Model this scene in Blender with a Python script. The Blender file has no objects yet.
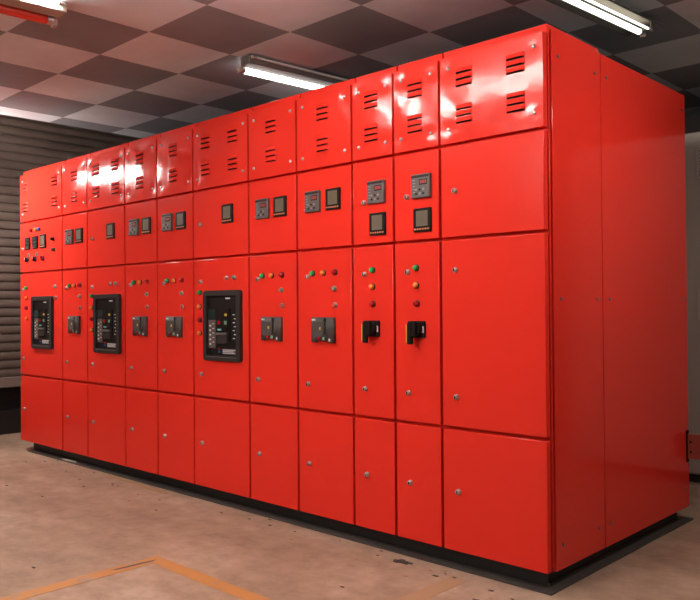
import bpy, bmesh, math, random
from mathutils import Vector, Matrix, noise

random.seed(7)
scene = bpy.context.scene
COL = scene.collection

# ------------------------------------------------------------------ materials
def new_mat(name):
    m = bpy.data.materials.new(name)
    m.use_nodes = True
    nt = m.node_tree
    b = nt.nodes['Principled BSDF']
    return m, nt, b

def plain(name, col, rough=0.5, metal=0.0, spec=0.5, coat=0.0, emit=None, estr=0.0, bump=None):
    m, nt, b = new_mat(name)
    b.inputs['Base Color'].default_value = (*col, 1)
    b.inputs['Roughness'].default_value = rough
    b.inputs['Metallic'].default_value = metal
    b.inputs['Specular IOR Level'].default_value = spec
    b.inputs['Coat Weight'].default_value = coat
    b.inputs['Coat Roughness'].default_value = 0.08
    if emit:
        b.inputs['Emission Color'].default_value = (*emit, 1)
        b.inputs['Emission Strength'].default_value = estr
    if bump:
        sc, st, dist = bump
        tc = nt.nodes.new('ShaderNodeTexCoord')
        n = nt.nodes.new('ShaderNodeTexNoise'); n.inputs['Scale'].default_value = sc
        n.inputs['Detail'].default_value = 2.0
        bp = nt.nodes.new('ShaderNodeBump'); bp.inputs['Strength'].default_value = st
        bp.inputs['Distance'].default_value = dist
        nt.links.new(tc.outputs['Object'], n.inputs['Vector'])
        nt.links.new(n.outputs['Fac'], bp.inputs['Height'])
        nt.links.new(bp.outputs['Normal'], b.inputs['Normal'])
    return m

M = {}
RED = (0.72, 0.031, 0.018)
M['red'] = plain('red_paint', RED, 0.21, spec=0.11, bump=(9.0, 0.05, 0.004))
M['red_side'] = plain('red_end_panel_paint', RED, 0.11, spec=0.34, bump=(5.0, 0.05, 0.004))
M['red_panel'] = plain('red_sheet_paint', RED, 0.15, spec=0.38, bump=(14.0, 0.22, 0.004))
M['slot'] = plain('louvre_slot', (0.006, 0.003, 0.003), 0.9, spec=0.1)
M['chrome'] = plain('chrome', (0.48, 0.45, 0.43), 0.33, metal=0.8)
M['steel'] = plain('zinc_steel', (0.50, 0.49, 0.48), 0.38, metal=1.0)
M['roof_bounce_grey'] = plain('low_bounce_roof_grey', (0.16, 0.14, 0.13), 0.7)  # unseen roof coloured grey to cut red bounce on the ceiling
M['dull_steel'] = plain('dull_steel', (0.16, 0.11, 0.10), 0.5, metal=0.6)
M['black_metal'] = plain('black_painted_steel', (0.010, 0.009, 0.009), 0.45, spec=0.4, bump=(9.0, 0.2, 0.004))
M['dark_steel'] = plain('dark_steel', (0.052, 0.040, 0.034), 0.6, bump=(20.0, 0.4, 0.003))
M['black_plastic'] = plain('black_plastic', (0.012, 0.008, 0.007), 0.5, spec=0.1)
M['charcoal'] = plain('charcoal_plastic', (0.032, 0.024, 0.022), 0.5, spec=0.12)
M['breaker_grey'] = plain('breaker_grey', (0.075, 0.060, 0.057), 0.5, spec=0.2)
M['grey_plastic'] = plain('grey_plastic', (0.105, 0.085, 0.080), 0.35)
M['lcd'] = plain('lcd_glass', (0.125, 0.10, 0.070), 0.35, spec=0.3)
M['dark_glass'] = plain('dark_glass', (0.020, 0.032, 0.032), 0.10)
M['green'] = plain('green_lens', (0.015, 0.36, 0.085), 0.25)
M['dim_green'] = plain('dull_green_lens', (0.16, 0.30, 0.20), 0.25)
M['orange'] = plain('amber_lens', (0.78, 0.22, 0.035), 0.25)
M['lens_red'] = plain('red_lens', (0.38, 0.006, 0.018), 0.2)
M['dim_red'] = plain('dull_red_lens', (0.48, 0.10, 0.085), 0.25)
M['blue'] = plain('blue_lens', (0.03, 0.13, 0.50), 0.25)
M['yellow'] = plain('yellow_plastic', (0.60, 0.40, 0.03), 0.4)
M['white'] = plain('white_marking', (0.62, 0.60, 0.57), 0.5)
M['pink_label'] = plain('pale_pink_label', (0.72, 0.50, 0.48), 0.5)
M['dim_marking'] = plain('dim_marking', (0.26, 0.22, 0.21), 0.5)
M['brown_print'] = plain('brown_grey_panel', (0.085, 0.06, 0.055), 0.5)
M['teal'] = plain('teal_label', (0.18, 0.42, 0.42), 0.5)
M['orange_print'] = plain('orange_keys', (0.55, 0.16, 0.06), 0.5)
M['red_digits'] = plain('red_digits', (0.42, 0.03, 0.03), 0.4)
M['housing'] = plain('cream_enamel', (0.40, 0.33, 0.28), 0.5)
M['shaded_housing'] = plain('shaded_enamel', (0.13, 0.105, 0.095), 0.5)  # batten enamel darkened to stand for its shaded side
M['reflector'] = plain('grey_enamel', (0.07, 0.06, 0.053), 0.6)
M['tube'] = plain('lit_tube', (0.9, 0.9, 0.9), 0.3, emit=(1.0, 0.93, 0.86), estr=70.0)
M['tube_soft'] = plain('lit_tube_softer', (0.9, 0.9, 0.9), 0.3, emit=(1.0, 0.95, 0.88), estr=5.0)
M['tube_main'] = plain('lit_tube_bright', (0.9, 0.9, 0.9), 0.3, emit=(1.0, 0.93, 0.87), estr=95.0)
for nm_, st_ in (('tube_walkway', 24.0), ('tube_corner', 112.0), ('tube_rear_fill', 118.0), ('tube_side_fill', 68.0)):
    M[nm_] = plain('lit_' + nm_, (0.9, 0.9, 0.9), 0.3, emit=(1.0, 0.94, 0.88), estr=st_)
M['tube_strip'] = plain('lit_thin_tube', (0.9, 0.9, 0.9), 0.3, emit=(1.0, 0.95, 0.90), estr=130.0)
M['tube_dim'] = plain('lit_tube_weaker', (0.9, 0.9, 0.9), 0.3, emit=(0.95, 1.0, 0.86), estr=1.15)
M['unlit_tube'] = plain('unlit_tube', (0.55, 0.53, 0.52), 0.2)
M['red_sleeve'] = plain('red_sleeve', (0.66, 0.06, 0.035), 0.22)
M['grey_cabinet'] = plain('grey_beige_enamel', (0.40, 0.335, 0.285), 0.42, bump=(6.0, 0.15, 0.004))
M['grey_vent'] = plain('grey_vent', (0.46, 0.40, 0.36), 0.5)
M['bracket'] = plain('red_oxide_steel', (0.30, 0.060, 0.040), 0.45)
M['shutter'] = None
M['wall'] = plain('grey_plaster', (0.34, 0.31, 0.29), 0.8, bump=(12, 0.3, 0.01))
M['dark_wall'] = plain('dark_plaster', (0.05, 0.042, 0.038), 0.85, bump=(12, 0.3, 0.01))
M['black_wall'] = plain('black_painted_wall', (0.006, 0.006, 0.006), 0.6)
M['black_skirt'] = plain('black_skirting', (0.014, 0.012, 0.011), 0.45)
M['slab'] = plain('bare_slab', (0.10, 0.085, 0.08), 0.9)
M['scrap_white'] = plain('pale_scrap', (0.55, 0.48, 0.40), 0.8)
M['wood'] = plain('raw_wood', (0.42, 0.23, 0.12), 0.75)

def shutter_mat():
    m, nt, b = new_mat('brown_shutter_enamel')
    tc = nt.nodes.new('ShaderNodeTexCoord')
    n = nt.nodes.new('ShaderNodeTexNoise'); n.inputs['Scale'].default_value = 2.2; n.inputs['Detail'].default_value = 5
    r = nt.nodes.new('ShaderNodeValToRGB')
    r.color_ramp.elements[0].color = (0.115, 0.084, 0.068, 1); r.color_ramp.elements[0].position = 0.3
    r.color_ramp.elements[1].color = (0.175, 0.130, 0.108, 1); r.color_ramp.elements[1].position = 0.7
    nt.links.new(tc.outputs['Object'], n.inputs['Vector'])
    nt.links.new(n.outputs['Fac'], r.inputs['Fac'])
    nt.links.new(r.outputs['Color'], b.inputs['Base Color'])
    b.inputs['Roughness'].default_value = 0.5
    return m
M['shutter'] = shutter_mat()

def floor_mat():
    m, nt, b = new_mat('worn_concrete')
    N = nt.nodes.new; L = nt.links.new
    tc = N('ShaderNodeTexCoord')
    n1 = N('ShaderNodeTexNoise'); n1.inputs['Scale'].default_value = 1.6; n1.inputs['Detail'].default_value = 6; n1.inputs['Roughness'].default_value = 0.62
    mp = N('ShaderNodeMapping'); mp.inputs['Scale'].default_value = (0.55, 1.6, 1); mp.inputs['Rotation'].default_value = (0, 0, 0.75)
    L(tc.outputs['Object'], mp.inputs['Vector']); L(mp.outputs['Vector'], n1.inputs['Vector'])
    r1 = N('ShaderNodeValToRGB')
    e = r1.color_ramp.elements
    e[0].position = 0.30; e[0].color = (0.300, 0.196, 0.136, 1)
    e[1].position = 0.68; e[1].color = (0.505, 0.358, 0.264, 1)
    x = r1.color_ramp.elements.new(0.5); x.color = (0.412, 0.272, 0.190, 1)
    L(n1.outputs['Fac'], r1.inputs['Fac'])
    n2 = N('ShaderNodeTexNoise'); n2.inputs['Scale'].default_value = 9; n2.inputs['Detail'].default_value = 8; n2.inputs['Roughness'].default_value = 0.7
    L(tc.outputs['Object'], n2.inputs['Vector'])
    r2 = N('ShaderNodeValToRGB')
    r2.color_ramp.elements[0].position = 0.35; r2.color_ramp.elements[0].color = (0.66, 0.64, 0.62, 1)
    r2.color_ramp.elements[1].position = 0.62; r2.color_ramp.elements[1].color = (1, 1, 1, 1)
    L(n2.outputs['Fac'], r2.inputs['Fac'])
    mx = N('ShaderNodeMix'); mx.data_type = 'RGBA'; mx.blend_type = 'MULTIPLY'; mx.inputs['Factor'].default_value = 0.8
    L(r1.outputs['Color'], mx.inputs['A']); L(r2.outputs['Color'], mx.inputs['B'])
    # small dark specks and chips
    v = N('ShaderNodeTexVoronoi'); v.inputs['Scale'].default_value = 6.5; v.inputs['Randomness'].default_value = 1
    L(tc.outputs['Object'], v.inputs['Vector'])
    n3 = N('ShaderNodeTexNoise'); n3.inputs['Scale'].default_value = 3.0
    L(tc.outputs['Object'], n3.inputs['Vector'])
    ma = N('ShaderNodeMath'); ma.operation = 'MULTIPLY_ADD'; ma.inputs[1].default_value = 0.10; ma.inputs[2].default_value = -0.012
    L(n3.outputs['Fac'], ma.inputs[0])
    cmp_ = N('ShaderNodeMath'); cmp_.operation = 'LESS_THAN'
    L(v.outputs['Distance'], cmp_.inputs[0]); L(ma.outputs[0], cmp_.inputs[1])
    sc = N('ShaderNodeMath'); sc.operation = 'MULTIPLY'; sc.inputs[1].default_value = 0.55
    L(cmp_.outputs[0], sc.inputs[0])
    mx2 = N('ShaderNodeMix'); mx2.data_type = 'RGBA'
    L(sc.outputs[0], mx2.inputs['Factor']); L(mx.outputs['Result'], mx2.inputs['A']); mx2.inputs['B'].default_value = (0.12, 0.07, 0.055, 1)
    L(mx2.outputs['Result'], b.inputs['Base Color'])
    b.inputs['Roughness'].default_value = 0.62
    b.inputs['Specular IOR Level'].default_value = 0.3
    bp = N('ShaderNodeBump'); bp.inputs['Strength'].default_value = 0.25; bp.inputs['Distance'].default_value = 0.01
    L(n2.outputs['Fac'], bp.inputs['Height']); L(bp.outputs['Normal'], b.inputs['Normal'])
    return m
M['floor'] = floor_mat()

def marking_mat():
    m, nt, b = new_mat('worn_yellow_line')
    N = nt.nodes.new; L = nt.links.new
    tc = N('ShaderNodeTexCoord')
    n = N('ShaderNodeTexNoise'); n.inputs['Scale'].default_value = 12; n.inputs['Detail'].default_value = 6
    L(tc.outputs['Object'], n.inputs['Vector'])
    r = N('ShaderNodeValToRGB')
    r.color_ramp.elements[0].position = 0.33; r.color_ramp.elements[0].color = (0.36, 0.21, 0.13, 1)
    r.color_ramp.elements[1].position = 0.46; r.color_ramp.elements[1].color = (0.50, 0.215, 0.060, 1)
    L(n.outputs['Fac'], r.inputs['Fac']); L(r.outputs['Color'], b.inputs['Base Color'])
    b.inputs['Roughness'].default_value = 0.6
    return m
M['marking'] = marking_mat()
M['faint_marking'] = plain('faded_yellow_line', (0.40, 0.235, 0.130), 0.65)

TILE, OX, OY, ROT = 0.5029, -1.9221, -0.5182, -0.0083
def ceiling_mat():
    m, nt, b = new_mat('checkered_ceiling_tiles')
    N = nt.nodes.new; L = nt.links.new
    tc = N('ShaderNodeTexCoord')
    mp = N('ShaderNodeMapping'); mp.vector_type = 'TEXTURE'
    mp.inputs['Location'].default_value = (OX, OY, 0); mp.inputs['Rotation'].default_value = (0, 0, ROT)
    mp.inputs['Scale'].default_value = (TILE, TILE, 1)
    L(tc.outputs['Object'], mp.inputs['Vector'])
    off = N('ShaderNodeVectorMath'); off.operation = 'MULTIPLY_ADD'
    off.inputs[1].default_value = (1, 1, 0); off.inputs[2].default_value = (0, 0, 0.5)
    L(mp.outputs['Vector'], off.inputs[0])
    ch = N('ShaderNodeTexChecker'); ch.inputs['Scale'].default_value = 1.0
    ch.inputs['Color1'].default_value = (0.715, 0.800, 0.855, 1)
    ch.inputs['Color2'].default_value = (0.265, 0.295, 0.325, 1)
    L(off.outputs[0], ch.inputs['Vector'])
    n = N('ShaderNodeTexNoise'); n.inputs['Scale'].default_value = 2.5; n.inputs['Detail'].default_value = 6
    L(tc.outputs['Object'], n.inputs['Vector'])
    r = N('ShaderNodeValToRGB')
    r.color_ramp.elements[0].position = 0.3; r.color_ramp.elements[0].color = (0.78, 0.78, 0.78, 1)
    r.color_ramp.elements[1].position = 0.7; r.color_ramp.elements[1].color = (1, 1, 1, 1)
    L(n.outputs['Fac'], r.inputs['Fac'])
    mx = N('ShaderNodeMix'); mx.data_type = 'RGBA'; mx.blend_type = 'MULTIPLY'; mx.inputs['Factor'].default_value = 1
    L(ch.outputs['Color'], mx.inputs['A']); L(r.outputs['Color'], mx.inputs['B'])
    L(mx.outputs['Result'], b.inputs['Base Color'])
    b.inputs['Roughness'].default_value = 0.75
    b.inputs['Specular IOR Level'].default_value = 0.25
    return m
M['ceiling'] = ceiling_mat()

# ------------------------------------------------------------------ mesh helpers
class MB:
    def __init__(self, *mats):
        self.bm = bmesh.new(); self.mats = list(mats)
    def _idx(self, faces, mi):
        for f in faces: f.material_index = mi
    def box(self, x0, x1, y0, y1, z0, z1, mi=0, bev=0.0, seg=1):
        b = bmesh.new()
        bmesh.ops.create_cube(b, size=1.0)
        for v in b.verts:
            v.co = Vector((x0 + (v.co.x + .5) * (x1 - x0), y0 + (v.co.y + .5) * (y1 - y0), z0 + (v.co.z + .5) * (z1 - z0)))
        if bev > 0:
            bmesh.ops.bevel(b, geom=b.edges[:], offset=bev, segments=seg, profile=0.5, affect='EDGES')
        flat = set(sorted(range(len(b.faces)), key=lambda i: -b.faces[i].calc_area())[:6]) if not b.faces.ensure_lookup_table() else set()
        self._merge(b, mi, flat)
    def _merge(self, b, mi, flat=()):
        b.faces.ensure_lookup_table()
        for i, f in enumerate(b.faces):
            f.material_index = mi; f.smooth = i not in flat
        me = bpy.data.meshes.new('tmp'); b.to_mesh(me); b.free()
        self.bm.from_mesh(me); bpy.data.meshes.remove(me)
    def lathe(self, prof, c, axis='Y', n=16, mi=0):
        """prof: list of (radius, distance along axis); closed with caps"""
        b = bmesh.new(); rings = []
        for r, d in prof:
            ring = []
            for k in range(n):
                a = 2 * math.pi * k / n
                p, q = r * math.cos(a), r * math.sin(a)
                if axis == 'Y': co = (c[0] + p, c[1] + d, c[2] + q)
                elif axis == 'Z': co = (c[0] + p, c[1] + q, c[2] + d)
                else: co = (c[0] + d, c[1] + p, c[2] + q)
                ring.append(b.verts.new(co))
            rings.append(ring)
        for i in range(len(rings) - 1):
            for k in range(n):
                b.faces.new((rings[i][k], rings[i][(k + 1) % n], rings[i + 1][(k + 1) % n], rings[i + 1][k]))
        b.faces.new(rings[0]); b.faces.new(rings[-1])
        bmesh.ops.recalc_face_normals(b, faces=b.faces[:])
        self._merge(b, mi)
    def prism(self, pts, d0, d1, axis='Y', mi=0):
        """polygon pts (a,b) extruded along axis: Y -> (a,d,b); X -> (d,a,b); Z -> (a,b,d)"""
        b = bmesh.new()
        def co(p, d):
            return {'Y': (p[0], d, p[1]), 'X': (d, p[0], p[1]), 'Z': (p[0], p[1], d)}[axis]
        A = [b.verts.new(co(p, d0)) for p in pts]; B = [b.verts.new(co(p, d1)) for p in pts]
        n = len(pts)
        b.faces.new(A); b.faces.new(B[::-1])
        for i in range(n): b.faces.new((A[i], A[(i + 1) % n], B[(i + 1) % n], B[i]))
        bmesh.ops.recalc_face_normals(b, faces=b.faces[:])
        self._merge(b, mi)
    def mesh(self, name):
        me = bpy.data.meshes.new(name)
        self.bm.to_mesh(me); self.bm.free()
        for m in self.mats: me.materials.append(m)
        flat = [not p.use_smooth for p in me.polygons]
        me.set_sharp_from_angle(angle=math.radians(32))
        for p, fl_ in zip(me.polygons, flat): p.use_smooth = not fl_
        return me
    def build(self, name, parent=None, loc=(0, 0, 0)):
        return link(name, self.mesh(name), parent, loc)

def link(name, me, parent=None, loc=(0, 0, 0)):
    o = bpy.data.objects.new(name, me); COL.objects.link(o)
    o.location = loc
    if parent: o.parent = parent
    return o

def empty(name, loc, label, cat, group=None):
    o = bpy.data.objects.new(name, None); COL.objects.link(o)
    o.location = loc; o.empty_display_size = 0.1
    tag(o, label, cat, group)
    return o

def tag(o, label, cat, group=None):
    o['label'] = label; o['category'] = cat
    if group: o['group'] = group

def struct(o, label=None):
    o['kind'] = 'structure'
    if label: o['label'] = label
    return o

def rrect(w, h, r, n=4):
    pts = []
    for cx, cz, a0 in ((w/2 - r, h/2 - r, 0), (-w/2 + r, h/2 - r, 90), (-w/2 + r, -h/2 + r, 180), (w/2 - r, -h/2 + r, 270)):
        for k in range(n + 1):
            a = math.radians(a0 + 90 * k / n)
            pts.append((cx + r * math.cos(a), cz + r * math.sin(a)))
    return pts

# ------------------------------------------------------------------ dimensions
XS = [-4.6623, -3.9474, -3.5721, -3.0689, -2.6855, -2.2998, -1.7824, -1.3934, -1.0034, -0.7430, -0.4812, 0.0274]
Z0, Z1, Z2, Z3, Z4, ZL = 0.075, 0.588, 1.386, 1.783, 2.155, 2.193   # door bottom, row joints, door top, lid top
DEPTH, SPLIT = 1.390, 0.46
G = 0.0068                                                            # half of a joint
FY = 0.030                                                           # frame front behind the door faces

# ------------------------------------------------------------------ shared small meshes (origin on the door face, front = -y)
def lock_mesh():
    m = MB(M['chrome'], M['slot'])
    m.lathe([(0.0125, 0.002), (0.0125, -0.004), (0.0105, -0.006), (0.0095, -0.013), (0.0075, -0.0145)], (0, 0, 0), n=18)
    m.box(-0.0028, 0.0028, -0.0152, -0.013, -0.0065, 0.0065, 1)
    return m.mesh('lock')
def bolt_mesh():
    m = MB(M['steel'])
    m.lathe([(0.0085, 0.002), (0.0085, -0.002), (0.0065, -0.0045), (0.003, -0.006)], (0, 0, 0), n=14)
    return m.mesh('bolt')
def lamp_mesh(lens, r=0.0135):
    m = MB(M['charcoal'], lens)
    m.lathe([(r + .002, 0.002), (r + .002, -0.004), (r, -0.006)], (0, 0, 0), n=18)
    m.lathe([(r - .001, -0.005), (r - .001, -0.013), (r - .0035, -0.018), (r - .008, -0.0205)], (0, 0, 0), n=18, mi=1)
    return m.mesh('indicator_lamp')
def button_mesh(lens):
    m = MB(M['chrome'], lens)
    m.lathe([(0.0135, 0.002), (0.0135, -0.005), (0.0115, -0.008)], (0, 0, 0), n=18)
    m.lathe([(0.0095, -0.006), (0.0095, -0.014), (0.0085, -0.015)], (0, 0, 0), n=18, mi=1)
    return m.mesh('push_button')
S_LOCK, S_BOLT = lock_mesh(), bolt_mesh()
S_LAMP = {k: lamp_mesh(M[v]) for k, v in dict(g='green', o='orange', r='lens_red', b='blue').items()}
S_BTN = {'g': button_mesh(M['dim_green']), 'r': button_mesh(M['dim_red'])}

# protection relay: grey flush case with clear hinged cover, red digits (about 105 x 105)
def relay_meshes():
    m = MB(M['grey_plastic'], M['charcoal'])
    m.box(-.052, .052, -.016, .002, -.052, .052, 0, .003)
    m.box(-.049, .049, -.0168, -.014, .036, .046, 1)
    case = m.mesh('protection_relay')
    d = MB(M['red_digits'], M['dark_glass'])
    d.box(-.004, .040, -.0170, -.0155, .004, .028, 1)
    for k in range(4):
        d.box(.001 + k * .0095, .0075 + k * .0095, -.0178, -.0168, .009, .024, 0)
    disp = d.mesh('digit_display')
    b = MB(M['dim_marking'], M['charcoal'])
    for i in range(3):
        for j in range(2):
            b.lathe([(.0055, -.015), (.0055, -.0185), (.004, -.019)], (-.020 + .020 * i, 0, -.016 - .018 * j), n=10, mi=(i + j) % 2)
    for k in range(5):
        b.box(-.040, -.026, -.0172, -.0158, .024 - k * .013, .0275 - k * .013, 0)
    keys = b.mesh('setting_keys')
    return case, disp, keys
S_RELAY = relay_meshes()

def meter_meshes():
    m = MB(M['black_plastic'])
    m.box(-.050, .050, -.009, .002, -.052, .052, 0, .003)
    case = m.mesh('power_meter')
    s = MB(M['lcd']); s.box(-.031, .033, -.0100, -.008, -.027, .040, 0)
    scr = s.mesh('screen')
    k = MB(M['orange_print'])
    for i in range(6): k.box(-.042 + i * .0145, -.0315 + i * .0145, -.0112, -.008, -.043, -.036, 0, .001)
    return case, scr, k.mesh('button_row')
S_METER = meter_meshes()

def mccb_meshes():
    w, h = .154, .124
    m = MB(M['breaker_grey'], M['black_plastic'])
    pts = [(-w/2, h/2), (-w/2, -h/2 + .004), (-w/2 + .022, -h/2), (-w/2 + .034, -h/2 + .009), (w/2 - .045, -h/2 + .009), (w/2 - .036, -h/2), (w/2, -h/2), (w/2, h/2)]
    m.prism(pts, -.018, .002)
    m.box(w*.10, w*.17, -.0185, -.016, -.02, h/2 - .004, 1)
    m.box(w*.08, w*.19, -.0195, -.016, h/2 - .022, h/2 - .006, 1)
    m.box(-w/2 + .012, w*.06, -.0215, -.017, -.035, .040, 0, .002)
    case = m.mesh('moulded_case_breaker')
    a = MB(M['white']); a.box(-w/2 + .006, -w/2 + .03, -.0192, -.017, h/2 - .017, h/2 - .008); lab = a.mesh('maker_plate')
    r = MB(M['lens_red']); r.box(-.030, -.012, -.024, -.016, -h/2 + .012, -h/2 + .028, 0, .002); rb = r.mesh('off_button')
    g = MB(M['dim_green']); g.box(.004, .020, -.024, -.016, -h/2 + .012, -h/2 + .028, 0, .002); gb = g.mesh('on_button')
    y = MB(M['yellow']); y.box(-.016, -.006, -.0225, -.017, .000, .014); yb = y.mesh('position_flag')
    y2 = MB(M['white']); y2.box(.046, .056, -.0195, -.017, -h/2 + .008, -h/2 + .020); t = y2.mesh('test_button')
    return case, (('maker_plate', lab), ('off_button', rb), ('on_button', gb), ('position_flag', yb), ('test_button', t))
S_MCCB = mccb_meshes()

def acb_meshes():
    w, h = .340, .396
    m = MB(M['charcoal'])
    # rounded bezel ring
    out, inn = rrect(w, h, .018), rrect(w - .066, h - .060, .010)
    b = bmesh.new()
    n = len(out)
    def ring(pts, y, dz=0): return [b.verts.new((p[0], y, p[1] + dz)) for p in pts]
    r0 = ring(out, .002); r1 = ring(out, -.018); o2 = [(p[0] * .985, p[1] * .985) for p in out]
    r2 = ring(o2, -.022); r3 = ring(inn, -.022); r4 = ring(inn, -.006)
    for A, B in ((r0, r1), (r1, r2), (r2, r3), (r3, r4)):
        for k in range(n): b.faces.new((A[k], A[(k+1) % n], B[(k+1) % n], B[k]))
    bmesh.ops.recalc_face_normals(b, faces=b.faces[:])
    m._merge(b, 0)
    bez = m.mesh('air_circuit_breaker')
    X = lambda f: -w/2 + f * w
    Z = lambda f: h/2 - f * h
    parts = []
    def P(name, mats, boxes, bev=0.0):
        q = MB(*mats)
        for (a0, a1, b0, b1, y0, y1, mi) in boxes: q.box(X(a0), X(a1), y0, y1, Z(b1), Z(b0), mi, bev)
        parts.append((name, q.mesh(name)))
    P('faceplate', (M['black_plastic'], M['slot']), [(.09, .91, .07, .93, -.008, .001, 0), (.13, .88, .085, .26, -.012, -.006, 0), (.34, .63, .30, .40, -.011, -.006, 0), (.665, .725, .20, .72, -.0088, -.006, 1), (.76, .88, .28, .72, -.012, -.006, 0), (.34, .63, .42, .58, -.011, -.006, 0), (.34, .88, .79, .92, -.010, -.006, 0)])
    P('display_window', (M['dark_glass'],), [(.13, .32, .27, .40, -.013, -.006, 0)])
    P('trip_unit', (M['brown_print'], M['white'], M['pink_label']), [(.13, .32, .42, .82, -.013, -.006, 0)] +
        [(.16, .20, .49 + .065 * k, .515 + .065 * k, -.0142, -.012, 1) for k in range(5)] + [(.24, .29, .47 + .065 * k, .48 + .065 * k, -.014, -.012, 2) for k in range(5)])
    P('maker_plate', (M['white'],), [(.60, .72, .105, .125, -.0135, -.011, 0)])
    P('charge_flag', (M['yellow'],), [(.565, .63, .33, .365, -.0135, -.010, 0)], .001)
    P('off_button', (M['lens_red'],), [(.385, .445, .43, .485, -.017, -.010, 0)], .002)
    P('on_button', (M['dim_green'],), [(.565, .625, .43, .485, -.017, -.010, 0)], .002)
    P('position_label', (M['teal'],), [(.38, .475, .545, .568, -.0135, -.010, 0)])
    P('charging_handle', (M['grey_plastic'], M['charcoal']), [(.35, .63, .60, .635, -.022, -.006, 0), (.35, .63, .63, .76, -.015, -.006, 1)], .003)
    P('rating_plate', (M['brown_print'], M['white']), [(.50, .86, .825, .90, -.0115, -.009, 0), (.52, .84, .835, .846, -.0125, -.011, 1), (.52, .80, .858, .868, -.0125, -.011, 1), (.52, .83, .880, .889, -.0125, -.011, 1)])
    P('scale_marks', (M['white'],), [(.79 + .03 * (k % 2), .84 + .03 * (k % 2), .34 + .055 * k, .352 + .055 * k, -.0135, -.011, 0) for k in range(7)])
    P('key_lock', (M['lens_red'], M['blue']), [(.40, .44, .815, .835, -.013, -.009, 0), (.40, .44, .855, .88, -.013, -.009, 1)])
    P('sill_strip', (M['grey_plastic'],), [(.10, .90, .938, .948, -.0235, -.020, 0)])
    return bez, parts
S_ACB = acb_meshes()

def rotary_meshes():
    b = MB(M['black_plastic'])
    b.box(-.042, .042, -.012, .002, -.036, .038, 0, .004)
    b.lathe([(.031, -.010), (.031, -.030), (.027, -.034)], (0.002, 0, .002), n=24)
    base = b.mesh('rotary_switch')
    h = MB(M['black_plastic'])
    h.box(-.026, .018, -.048, -.030, -.030, .038, 0, .004)
    h.box(-.028, -.002, -.050, -.030, -.064, .030, 0, .004)
    hand = h.mesh('handle')
    y = MB(M['yellow']); y.box(-.0325, -.027, -.048, -.034, -.056, .022, 0, .001); ys = y.mesh('padlock_slide')
    l = MB(M['pink_label']); l.box(.0285, .0390, -.0135, -.011, -.014, .014); lab = l.mesh('position_label')
    return base, (('handle', hand), ('padlock_slide', ys), ('position_label', lab))
S_ROT = rotary_meshes()

def display_mesh():
    m = MB(M['black_plastic'], M['dark_glass'], M['brown_print'])
    m.box(-.042, .042, -.012, .002, -.047, .047, 0, .003)
    for k in range(3): m.box(-.033, .033, -.0135, -.011, .018 - k * .026, .036 - k * .026, 1)
    m.box(-.033, .033, -.0135, -.011, -.042, -.037, 2)
    return m.mesh('digital_meter')
S_DISP = display_mesh()
def knob_mesh(mat, mark):
    m = MB(M['charcoal'], mat, mark)
    m.lathe([(.022, .002), (.022, -.005), (.019, -.008)], (0, 0, 0), n=18)
    m.lathe([(.015, -.006), (.014, -.014), (.012, -.016)], (0, 0, 0), n=16, mi=1)
    m.box(-.005, .005, -.024, -.010, -.018, .018, 1, .002)
    m.box(-.0015, .0015, -.025, -.023, .002, .016, 2)
    return m.mesh('selector_switch')
S_SEL = knob_mesh(M['black_plastic'], M['white']); S_SELR = knob_mesh(M['lens_red'], M['lens_red'])
def name_plate_mesh():
    m = MB(M['grey_plastic']); m.box(-.016, .016, -.003, .001, -.014, .014, 0, .001); return m.mesh('legend_plate')
S_LEG = name_plate_mesh()
def round_knob_mesh(mat):
    m = MB(M['charcoal'], mat)
    m.lathe([(.015, .002), (.015, -.004)], (0, 0, 0), n=16)
    m.lathe([(.012, -.003), (.011, -.022), (.008, -.025)], (0, 0, 0), n=16, mi=1)
    return m.mesh('control_knob')
S_KN, S_KG = round_knob_mesh(M['black_plastic']), round_knob_mesh(M['grey_plastic'])

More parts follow.
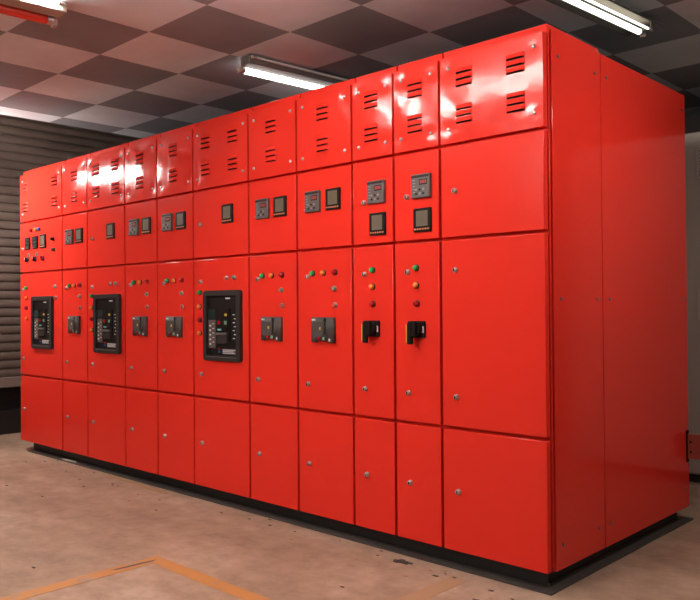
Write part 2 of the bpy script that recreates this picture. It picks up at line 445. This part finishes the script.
# ------------------------------------------------------------------ switchgear cubicles
def vent_panel(w, h, centres, bolts, seed):
    """thin pressed sheet, slightly bowed, dimpled at the bolts, with louvre hoods; origin = lower left corner on the face"""
    m = MB(M['red_panel'], M['slot'], M['red'])
    b = bmesh.new()
    nx, nz = max(14, int(w / .012)), int(h / .012)
    def disp(x, z):
        u, v = 2 * x / w - 1, 2 * z / h - 1
        d = -0.0050 * (1 - u * u) * (1 - v * v)
        for bx, bz in bolts:
            r = math.hypot(x - bx, z - bz)
            d += 0.0030 * math.exp(-(r / .026) ** 2)
        for cx, cz in centres:
            ax, az = (x - cx) / .058, (z - cz) / .056
            d -= 0.0012 * math.exp(-(ax ** 4 + az ** 4))
        e = min(x, w - x, z, h - z)
        f = min(1, e / .03)
        d += f * 0.0011 * noise.noise(Vector((x * 6.5 + seed * 3.1, z * 6.5, seed)))
        d += f * 0.0004 * noise.noise(Vector((x * 16 + seed * 1.7, z * 16, seed + 9)))
        if e < 0.0005: d = 0
        return d
    V = [[b.verts.new((w * i / nx, disp(w * i / nx, h * j / nz), h * j / nz)) for j in range(nz + 1)] for i in range(nx + 1)]
    for i in range(nx):
        for j in range(nz):
            b.faces.new((V[i][j], V[i+1][j], V[i+1][j+1], V[i][j+1]))
    rim = [V[i][0] for i in range(nx + 1)] + [V[nx][j] for j in range(1, nz + 1)] + [V[i][nz] for i in range(nx - 1, -1, -1)] + [V[0][j] for j in range(nz - 1, 0, -1)]
    back = [b.verts.new((v.co.x, .029, v.co.z)) for v in rim]
    n = len(rim)
    for k in range(n): b.faces.new((rim[k], back[k], back[(k+1) % n], rim[(k+1) % n]))
    b.faces.new(back)
    bmesh.ops.recalc_face_normals(b, faces=b.faces[:])
    m._merge(b, 0)
    # louvre hoods: rounded hood opening downwards over a dark slot
    for cx, cz in centres:
        for k in (-1, 0, 1):
            zc = cz + k * .0275
            b = bmesh.new()
            prof = [(.004, .0125), (-.003, .0105), (-.008, .004), (-.0115, -.0035), (-.0120, -.0075)]
            L = .042
            secs = []
            for s, sc in ((-L, .12), (-L + .006, .75), (-L + .013, 1), (L - .013, 1), (L - .006, .75), (L, .12)):
                secs.append([b.verts.new((cx + s, (y * sc if y < 0 else y) - .0045, zc + z)) for y, z in prof])
            for a, c in zip(secs, secs[1:]):
                for q in range(len(prof) - 1):
                    b.faces.new((a[q], c[q], c[q+1], a[q+1]))
            bmesh.ops.recalc_face_normals(b, faces=b.faces[:])
            if sum((f.normal.y for f in b.faces)) > 0: bmesh.ops.reverse_faces(b, faces=b.faces[:])
            m._merge(b, 2)
            b = bmesh.new()
            lo = [b.verts.new((cx + s, -.0120 * sc - .004, zc - .0074)) for s, sc in ((-L + .002, .4), (-L + .013, 1), (L - .013, 1), (L - .002, .4))]
            up = [b.verts.new((cx + s, .003, zc - .0030)) for s in (-L + .002, -L + .013, L - .013, L - .002)]
            for q in range(3): b.faces.new((lo[q], lo[q+1], up[q+1], up[q]))
            m._merge(b, 1)
            m.box(cx - L + .003, cx + L - .003, -.0085, .004, zc - .0116, zc - .0055, 1)
    return m

def cubicle(i, label, centres_x, meters, main, locks=True):
    x0, x1 = XS[i], XS[i + 1]; w = x1 - x0
    last = i == 10
    c = empty('switchgear_cubicle', (x0, 0, 0), label, 'switchgear cabinet', 'red switchgear cubicles in one row')
    # body with folded front posts
    f = MB(M['red'])
    e = .0015
    xr = w - e if not last else w - .008
    f.box(e, xr, FY, DEPTH, Z0 + .004, Z4 + .012, 0, .002)
    f.build('body', c)
    # lid: front strip seen over the doors, ends at the split of the end panels
    l = MB(M['red'])
    l.box(e + .002, w - e - .001 if not last else w - .004, FY - .001, SPLIT - .003, Z4 + .004, ZL, 0, .003)
    l.build('lid', c)
    l = MB(M['roof_bounce_grey'])
    l.box(e + .002, w - e - .001 if not last else w - .004, SPLIT, DEPTH, Z4 + .010, ZL - .022, 0, .003)
    l.build('unseen_roof_panel', c)  # hidden panel added so a red top does not tint the ceiling
    # vent panel
    pw, ph = w - 2 * G, Z4 - Z3 - G
    pz = Z3 + G
    cs = [(cx - G, cz - pz) for cx in centres_x for cz in (2.057, 1.904)]
    bl = [(a, b2) for a in (.040, pw - .040) for b2 in (1.848 - pz, 2.106 - pz)]
    vp = vent_panel(pw, ph, cs, bl, i + 1).build('vent_panel', c, (G, 0, pz))
    for a, b2 in bl:
        link('bolt', S_BOLT, vp, (a, 0.001, b2))
    # doors
    def door(name, za, zb):
        d = MB(M['red'])
        d.box(0, pw, 0, .0292, 0, zb - za - 2 * G, 0, .0035, 2)
        return d.build(name, c, (G, 0, za + G))
    md = door('meter_door', Z2, Z3); mn = door('main_door', Z1, Z2); ld = door('lower_door', Z0 - G, Z1)
    LX = .080
    def on(dr, me, nm, x, z):
        """place a small piece on a door; x from the cubicle's left, z above the floor"""
        return link(nm, me, dr, (x - dr.location.x, 0, z - dr.location.z))
    lx = meters.get('lock', (LX, 1.585))
    on(md, S_LOCK, 'lock', *lx)
    on(mn, S_LOCK, 'lock', LX if i else .066, 1.253); on(mn, S_LOCK, 'lock', LX if i else .072, .720)
    on(ld, S_LOCK, 'lock', .086, .325)
    # instruments, each on the door but a part of the cubicle
    for x, z in meters.get('relay', ()):
        r = link('protection_relay', S_RELAY[0], c, (x, 0, z))
        link('digit_display', S_RELAY[1], r); link('setting_keys', S_RELAY[2], r)
    for x, z in meters.get('meter', ()):
        r = link('power_meter', S_METER[0], c, (x, 0, z))
        link('screen', S_METER[1], r); link('button_row', S_METER[2], r)
    if main.get('acb'):
        r = link('air_circuit_breaker', S_ACB[0], c, (main['acb'] + .013, 0, 1.002))
        for nm, me in S_ACB[1]: link(nm, me, r)
    if main.get('mccb'):
        r = link('moulded_case_breaker', S_MCCB[0], c, (main['mccb'] + .008, 0, .990))
        for nm, me in S_MCCB[1]: link(nm, me, r)
    if main.get('rotary'):
        r = link('rotary_switch', S_ROT[0], c, (main['rotary'] + .004, 0, 1.000))
        for nm, me in S_ROT[1]: link(nm, me, r)
    for k, x, z in main.get('lamps', ()): on(mn, S_LAMP[k], 'indicator_lamp', x, z)
    for k, x, z in main.get('buttons', ()): on(mn, S_BTN[k], 'push_button', x, z)
    return c, md, on

row3 = [('g', .119, 1.269), ('o', .195, 1.269), ('r', .275, 1.269)]
btn2 = [('g', .271, 1.191), ('r', .275, 1.111)]
mini = dict(mccb=.190, lamps=row3, buttons=btn2)
def acb(x, lx, bx):
    return dict(acb=x, lamps=[('g', lx, 1.191), ('o', lx, 1.110), ('r', lx, 1.033), ('o', lx, .957)], buttons=[('r', bx, 1.269), ('g', bx + .070, 1.269)])
col3 = [('g', .130, 1.270), ('o', .130, 1.194), ('r', .131, 1.114)]
rm = lambda a, b, z: dict(relay=[(a, z)], meter=[(b, z)])

c1, md1, on1 = cubicle(0, 'widest red cubicle, at the far end beside the roller shutter, selector switches above its breaker', (.114, .602), {'lock': (.062, 1.576)},
    dict(acb=.396, lamps=[('g', .122, 1.268), ('o', .130, 1.193), ('r', .126, 1.114), ('o', .134, 1.032)], buttons=[('g', .611, 1.270), ('r', .620, 1.187)]))
for k, x in (('r', .211), ('o', .295), ('b', .350)): on1(md1, S_LAMP[k], 'indicator_lamp', x, 1.712)
for x in (.152, .284):
    link('digital_meter', S_DISP, c1, (x, 0, 1.614))
r = link('power_meter', S_METER[0], c1, (.412, 0, 1.616)); link('screen', S_METER[1], r); link('button_row', S_METER[2], r)
on1(md1, S_KN, 'control_knob', .582, 1.622); on1(md1, S_KG, 'control_knob', .591, 1.542)
for x, s in ((.128, S_SEL), (.266, S_SEL), (.396, S_SELR)):
    on1(md1, s, 'selector_switch', x + .012, 1.488)
    if s is S_SEL: on1(md1, S_LEG, 'legend_plate', x + .034, 1.524)
cubicle(1, 'narrow red relay and meter cubicle next to the wide one with selector switches', (.198,), rm(.125, .266, 1.620), mini)
cubicle(2, 'red cubicle with a large black air circuit breaker, third from the roller shutter', (.139, .388), dict(meter=[(.328, 1.621)]), acb(.277, .072, .320))
cubicle(3, 'narrow red cubicle with relay and meter side by side, fourth from the roller shutter', (.194,), rm(.127, .269, 1.622), mini)
cubicle(4, 'narrow red relay and meter cubicle on the shutter side of the nearest large breaker', (.190,), rm(.126, .265, 1.624), mini)
cubicle(5, 'red cubicle with the nearest large black air circuit breaker, mid-row', (.135, .386), dict(meter=[(.335, 1.626)]), acb(.279, .069, .322))
cubicle(6, 'narrow red relay and meter cubicle just right of the nearest large air circuit breaker', (.196,), rm(.126, .264, 1.624), mini)
cubicle(7, 'narrow red relay and meter cubicle touching the farther slim rotary switch cubicle', (.197,), rm(.126, .266, 1.624), mini)
cubicle(8, 'slim red cubicle with a black rotary switch, farther of the two from the plain end', (.130,), dict(relay=[(.161, 1.627)], meter=[(.165, 1.480)]), dict(rotary=.128, lamps=col3))
cubicle(9, 'slim red cubicle with a black rotary switch, touching the large plain end cubicle', (.131,), dict(relay=[(.165, 1.625)], meter=[(.168, 1.477)]), dict(rotary=.134, lamps=col3))
c11, md11, on11 = cubicle(10, 'large plain red cubicle at the near corner, without meters, with broad side panels', (.133, .382), {}, {})

# end panels of the near cubicle (local x measured from the cubicle's left edge)
w11 = XS[11] - XS[10]
SX = 0.030 - XS[10]
p = MB(M['red']); p.box(w11 - .013, w11 - .001, FY + .001, FY + .011, Z0 + .002, Z4 + .010, 0, .002); p.build('corner_post', c11)
def side_panel(y0, y1, bolts):
    q = MB(M['red_side'])
    q.box(SX - .010, SX, y0, y1, Z0 - .002, Z4 + .022 if y0 < .3 else Z4 + .018, 0, .003, 2)
    o = q.build('side_panel', c11)
    s = MB(M['dull_steel'])
    s.lathe([(.008, -.003), (.008, .0015), (.006, .0035), (.002, .0042)], (0, 0, 0), axis='X', n=12)
    me = s.mesh('screw')
    for y, z in bolts: link('screw', me, o, (SX, y, z))
    return o
side_panel(.050, SPLIT - .003, [(.100, 2.078), (.405, 2.077), (.105, 1.126), (.410, 1.126), (.103, .167), (.402, .169)])
sp = side_panel(SPLIT + .003, DEPTH, [(.512, 2.080), (1.345, 2.090), (.522, 1.126), (1.360, 1.130), (.518, .166), (1.350, .170)])
b = MB(M['bracket'], M['slot'])
b.box(SX - .001, SX + .007, 1.352, 1.374, .305, .462, 1)
b.box(SX + .006, SX + .076, 1.356, 1.366, .320, .446, 0, .002)
for z in (.355, .405): b.lathe([(.006, -.001), (.006, .002)], (SX + .022, 1.356, z), n=10, mi=1)
bo = b.build('bracket', c11); bo['label'] = 'rust-red steel bracket on the rear edge'

# plinth under the row
pl = empty('plinth', (-2.3, .6, 0), 'long black steel plinth on the floor under the whole red cabinet row', 'plinth')
def rel(m, name):
    o = m.build(name, pl, (2.3, -.6, 0)); return o
m = MB(M['black_metal']); m.box(-4.555, -.012, .056, 1.33,   .004, Z0 + .0035, 0, .002); rel(m, 'base_channel')
m = MB(M['dark_steel'])
m.box(-4.53, .038, -.008, .058, .0005, .006); m.box(-.014, .038, .058, 1.42, .0005, .006); m.box(-.014, -.006, .058, 1.33, .006, .020)
fl = rel(m, 'floor_flange'); fl['label'] = 'dark grey steel flange along the foot'

# ------------------------------------------------------------------ room
ZC = 2.4996
def quad_struct(name, mat, boxes, label=None):
    q = MB(mat)
    for bx in boxes: q.box(*bx)
    return struct(q.build(name), label)
quad_struct('floor', M['floor'], [(-6.0, 4.2, -6.0, 3.4, -.10, 0)])
quad_struct('ceiling', M['ceiling'], [(-4.15, 4.2, -6.0, 3.4, ZC, ZC + .03)])
quad_struct('ceiling', M['slab'], [(-6.0, 4.2, -6.0, 3.4, 3.05, 3.15)])
quad_struct('wall_left', M['black_wall'], [(-5.75, -5.56, -6.0, 3.4, 0, 3.05)])
quad_struct('baseboard_left', M['black_skirt'], [(-5.56, -5.50, -6.0, 3.2, 0, .205)])
quad_struct('wall_back', M['dark_wall'], [(-5.56, 4.2, 3.2, 3.4, 0, 3.05)])
quad_struct('wall_right', M['wall'], [(4.0, 4.2, -6.0, 3.2, 0, 3.05)])
quad_struct('wall_front', M['wall'], [(-5.56, 4.0, -6.0, -5.8, 0, 3.05)])

# painted floor lines
def marking(mat, rects):
    q = MB(mat)
    for x0, x1, y0, y1 in rects: q.box(x0, x1, y0, y1, -.001, .0012)
    if mat is M['marking']:
        q.mats.append(plain('scuffed_line', (0.13, 0.085, 0.070), 0.7)); q.prism([(-1.482, -.98), (-1.466, -.96), (-1.452, -.80), (-1.462, -.775), (-1.474, -.84)], .0010, .0018, axis='Z', mi=1)
    return struct(q.build('floor_marking'))
marking(M['marking'], [(-1.505, -1.430, -3.2, -.745), (-1.430, -.35, -.815, -.745)])
marking(M['faint_marking'], [(-.372, -.292, -.745, -.100)])

# roller shutter on the left wall
sh = empty('roller_shutter', (-5.50, 0, 0), 'dark brown horizontally slatted roller shutter on the wall behind the far end of the cabinets', 'roller shutter')
PITCH, SB, ST = .0770, .505, 2.98
prof = []
nsl = int((ST - SB) / PITCH)
for k in range(nsl):
    z = SB + k * PITCH
    for t, d in ((0, .002), (.07, .014), (.30, .021), (.62, .021), (.84, .014), (.90, -.004), (.98, -.004)):
        prof.append((d, z + t * PITCH))
q = MB(M['shutter'])
b = bmesh.new()
ys = (-5.4, 2.9)
rows = [[b.verts.new((d, y, z)) for y in ys] for d, z in prof]
backrow = [[b.verts.new((-.012, y, z)) for y in ys] for z in (prof[0][1], prof[-1][1])]
for a, c2 in zip(rows, rows[1:]): b.faces.new((a[0], a[1], c2[1], c2[0]))
b.faces.new((backrow[0][0], backrow[1][0], backrow[1][1], backrow[0][1]))
b.faces.new((rows[0][0], rows[0][1], backrow[0][1], backrow[0][0])); b.faces.new((rows[-1][0], backrow[1][0], backrow[1][1], rows[-1][1]))
bmesh.ops.recalc_face_normals(b, faces=b.faces[:])
if b.faces[2].normal.x < 0: bmesh.ops.reverse_faces(b, faces=b.faces[:])
q._merge(b, 0)
q.build('curtain', sh)
q = MB(M['grey_cabinet']); q.box(-.01, .045, ys[0], ys[1], .415, .505, 0, .006)
q.bm.normal_update()
q.mats = [plain('brown_bottom_rail', (0.20, 0.150, 0.125), .5)]
q.build('bottom_rail', sh)
for y in (-5.45, 2.9):
    q = MB(M['shutter']); q.box(-.05, .06, y, y + .06, 0.006, 2.98, 0, .004); q.build('guide_rail', sh)

# grey cabinet behind the near end
gc = empty('metal_cabinet', (.40, 2.25, 0), 'tall grey-beige metal cabinet standing behind the near end of the red row', 'cabinet')
q = MB(M['grey_cabinet']); q.box(-1.0, .75, .020, .60, .05, 2.165, 0, .004); q.build('body', gc)
q = MB(M['black_skirt']); q.box(-.98, .73, .03, .58, 0.001, .05); q.build('kick_plate', gc)
for x0, x1, hs in ((-.995, -.128, 1), (-.122, .745, -1)):
    q = MB(M['grey_cabinet']); q.box(x0, x1, 0, .020, .060, 2.155, 0, .004)
    d = q.build('door', gc)
    for zc in (1.96, 1.10):
        q = MB(M['grey_vent'], M['dark_wall'])
        xc = -.48 if hs == 1 else .33
        q.box(xc - .15, xc + .15, -.008, .001, zc - .095, zc + .095, 0, .002)
        for k in range(8): q.box(xc - .13, xc + .13, -.013, -.006, zc - .082 + k * .021, zc - .072 + k * .021, 1 if k % 1 else 0)
        for k in range(8): q.box(xc - .13, xc + .13, -.0085, -.006, zc - .070 + k * .021, zc - .064 + k * .021, 1)
        q.build('vent', d)
    q = MB(M['chrome']); xh = x1 - .05 if hs == 1 else x0 + .05
    q.box(xh - .012, xh + .012, -.03, .001, .98, 1.12, 0, .004); q.build('handle', d)

# ------------------------------------------------------------------ lights
def fixture(label, loc, rot, left, right, length=1.2, trough=False, rods=0.0, shell='housing', slim=True):
    """twin tube batten; local +y along the tube, hangs below the ceiling; left/right = tube materials"""
    root = empty('ceiling_light', loc, label, 'ceiling light', 'fluorescent lights in the room')
    root.rotation_euler = (0, 0, rot)
    q = MB(M[shell])
    top = ZC - loc[2] - .001
    q.box(-.046 if not trough else -.032, .046 if not trough else .032, 0, length, .004 if not trough else .040, top if not rods else .065, 0, .004)
    if rods:
        for y in (.15, length - .15): q.lathe([(.006, 0), (.006, rods)], (0, y, .064), axis='Z', n=8)
    q.build('housing', root)
    if trough:
        q = MB(M['reflector'])
        for s in (-1, 1):
            wd = .112 if s < 0 else .075
            q.prism([(s * .030, .044), (s * wd, .008), (s * (wd + .002), .012), (s * .032, .050)], 0, length, axis='Y')
        q.build('reflector', root)
    if trough: spec = ((-.024, 0, .0145, left), (.022, .004, .006, right))
    elif slim: spec = ((-.078, -.002, .0175, left), (.058, .036, .0075, right))
    else: spec = ((-.078, -.002, .019, left), (.078, -.002, .019, right))
    for x, z, r, mat in spec:
        if mat is M['red_sleeve']: r = .023
        for y in (.012, length - .012):
            q = MB(M['housing']); q.box(x - r * .85, x + r * .85, y - .010, y + .010, z - r * 1.25, z + r * 1.1 if not trough else .05, 0, .003)
            if not trough: q.box(min(x, .044 * (1 if x > 0 else -1)), max(x, .044 * (1 if x > 0 else -1)), y - .008, y + .008, z + r * .2, z + r, 0, .001)
            q.build('lampholder', root)
        q = MB(mat, M['steel'])
        q.lathe([(r * .9, .045), (r, .050), (r, length - .050), (r * .9, length - .045)], (x, 0, z), n=16)
        q.lathe([(r * .97, .021), (r * .97, .047)], (x, 0, z), n=16, mi=1); q.lathe([(r * .97, length - .047), (r * .97, length - .021)], (x, 0, z), n=16, mi=1)
        q.build('tube', root)
    return root
A4 = math.radians(-4.3)
def end_at(x, y, rot, length):   # base point for a fixture whose far end is at x, y
    return x + math.sin(rot) * length, y - math.cos(rot) * length
ex, ey = end_at(-1.885, -.985, A4, 1.2)
fixture('fluorescent light with a red-sleeved tube on the checkered ceiling, at the upper left', (ex, ey, 2.444), A4, M['red_sleeve'], M['tube_strip'])
fixture('fluorescent light with one bright tube, on the ceiling above the middle of the red row', (-1.868, .050, 2.444), A4, M['tube_soft'], M['unlit_tube'], shell='shaded_housing')
ex, ey = end_at(-.042, 1.125, A4, 1.2)
fixture('twin-tube fluorescent light with a grey reflector, above the near corner of the red row', (ex, ey, 2.446), A4, M['tube_dim'], M['tube_dim'], trough=True)
# unseen battens: walkway and corner placed from highlights, rear and passage added as fill
H = -math.pi / 2
fixture('fluorescent light over the walkway in front of the large plain cubicle', (-1.15, -1.10, 2.36), H, M['tube_walkway'], M['tube_walkway'], rods=.072, slim=False)
fixture('fluorescent light on rods in the corner near the roller shutter', (-4.94, -.75, 2.25), H, M['tube_corner'], M['tube_corner'], length=.76, rods=.73, slim=False)
fixture('unseen fluorescent light added behind the viewer as fill for the cabinet fronts', (-2.05, -3.80, 2.36), H, M['tube_rear_fill'], M['tube_rear_fill'], rods=.072, slim=False)  # added fill from behind the camera for the middle of the row
fixture('unseen fluorescent light with a reflector, added to brighten the end panels', (1.25, -.45, 2.38), 0, M['tube_side_fill'], M['tube_side_fill'], trough=True)  # added side light, its reflector keeps the ceiling dark

# ------------------------------------------------------------------ scraps at the foot of the row
q = MB(M['scrap_white']); q.prism([(-.10, -.010), (-.02, -.016), (.10, -.004), (.09, .012), (-.05, .010)], .0062, .010, axis='Z')
o = q.build('paper_scrap', None, (-3.88, .018, 0)); tag(o, 'pale torn paper scrap by the plinth near the shutter end', 'scrap')
q = MB(M['wood']); q.prism([(-.42, -.008), (.30, -.012), (.32, .010), (-.40, .006)], .0005, .010, axis='Z')
o = q.build('wood_strip', None, (-2.80, -.060, 0)); o.rotation_euler = (0, 0, -.045); tag(o, 'thin broken wooden strip lying along the foot of the plinth', 'scrap')
q = MB(M['dark_steel'])
for k in range(9):
    a = k * 2.4; rr = .012 + .004 * k
    q.box(rr * math.cos(a) - .012, rr * math.cos(a) + .012, rr * math.sin(a) * .5 - .006, rr * math.sin(a) * .5 + .006, .0003, .005, 0, .001)
o = q.build('fluff_clump', None, (-.640, -.085, 0)); tag(o, 'small dark clump of fluff on the floor before the rotary switch cubicles', 'scrap')
rnd = random.Random(3)
q = MB(M['dark_steel'], M['wood'])
for k in range(60):
    x = rnd.uniform(-4.3, .1); y = -.02 - abs(rnd.gauss(0, .09)) if k < 45 else rnd.uniform(-1.2, -.1)
    s = rnd.uniform(.004, .014)
    if -3.3 < x < -2.4: y -= .12
    q.prism([(x - s, y - s * .3), (x + s * .6, y - s * .5), (x + s, y + s * .4), (x - s * .5, y + s * .3)], .0003, .003, axis='Z', mi=0 if rnd.random() < .7 else 1)
o = q.build('floor_debris'); o['kind'] = 'stuff'; tag(o, 'fine dark chips and grit scattered on the concrete along the cabinets', 'debris')

# ------------------------------------------------------------------ world, camera, view
w = bpy.data.worlds.new('World'); scene.world = w; w.use_nodes = True
w.node_tree.nodes['Background'].inputs['Color'].default_value = (0.02, 0.018, 0.017, 1)
w.node_tree.nodes['Background'].inputs['Strength'].default_value = 0.3

cam = bpy.data.cameras.new('camera'); co = bpy.data.objects.new('camera', cam); COL.objects.link(co)
yaw, pitch, roll = 0.7528, 0.0110, -0.0077
f = Vector((-math.sin(yaw) * math.cos(pitch), math.cos(yaw) * math.cos(pitch), math.sin(pitch)))
r = Vector((math.cos(yaw), math.sin(yaw), 0)); u = r.cross(f)
cr, sr = math.cos(roll), math.sin(roll)
R_, U_ = cr * r + sr * u, -sr * r + cr * u
mat = Matrix((R_, U_, -f)).transposed().to_4x4(); mat.translation = Vector((1.5706, -2.6624, 1.1455 - .045))
co.matrix_world = mat
cam.sensor_fit = 'HORIZONTAL'; cam.sensor_width = 36; cam.lens = 784.58 / 700 * 36
cam.shift_x = (350 - 365.061) / 700; cam.shift_y = (298.3264 - 300) / 700
cam.clip_start = .05
scene.camera = co
vs = scene.view_settings
scene.display_settings.display_device = 'sRGB'
vs.view_transform = 'Standard'; vs.look = 'None'; vs.gamma = 1; vs.use_curve_mapping = False; vs.exposure = 0.88
scene.cycles.max_bounces = 8
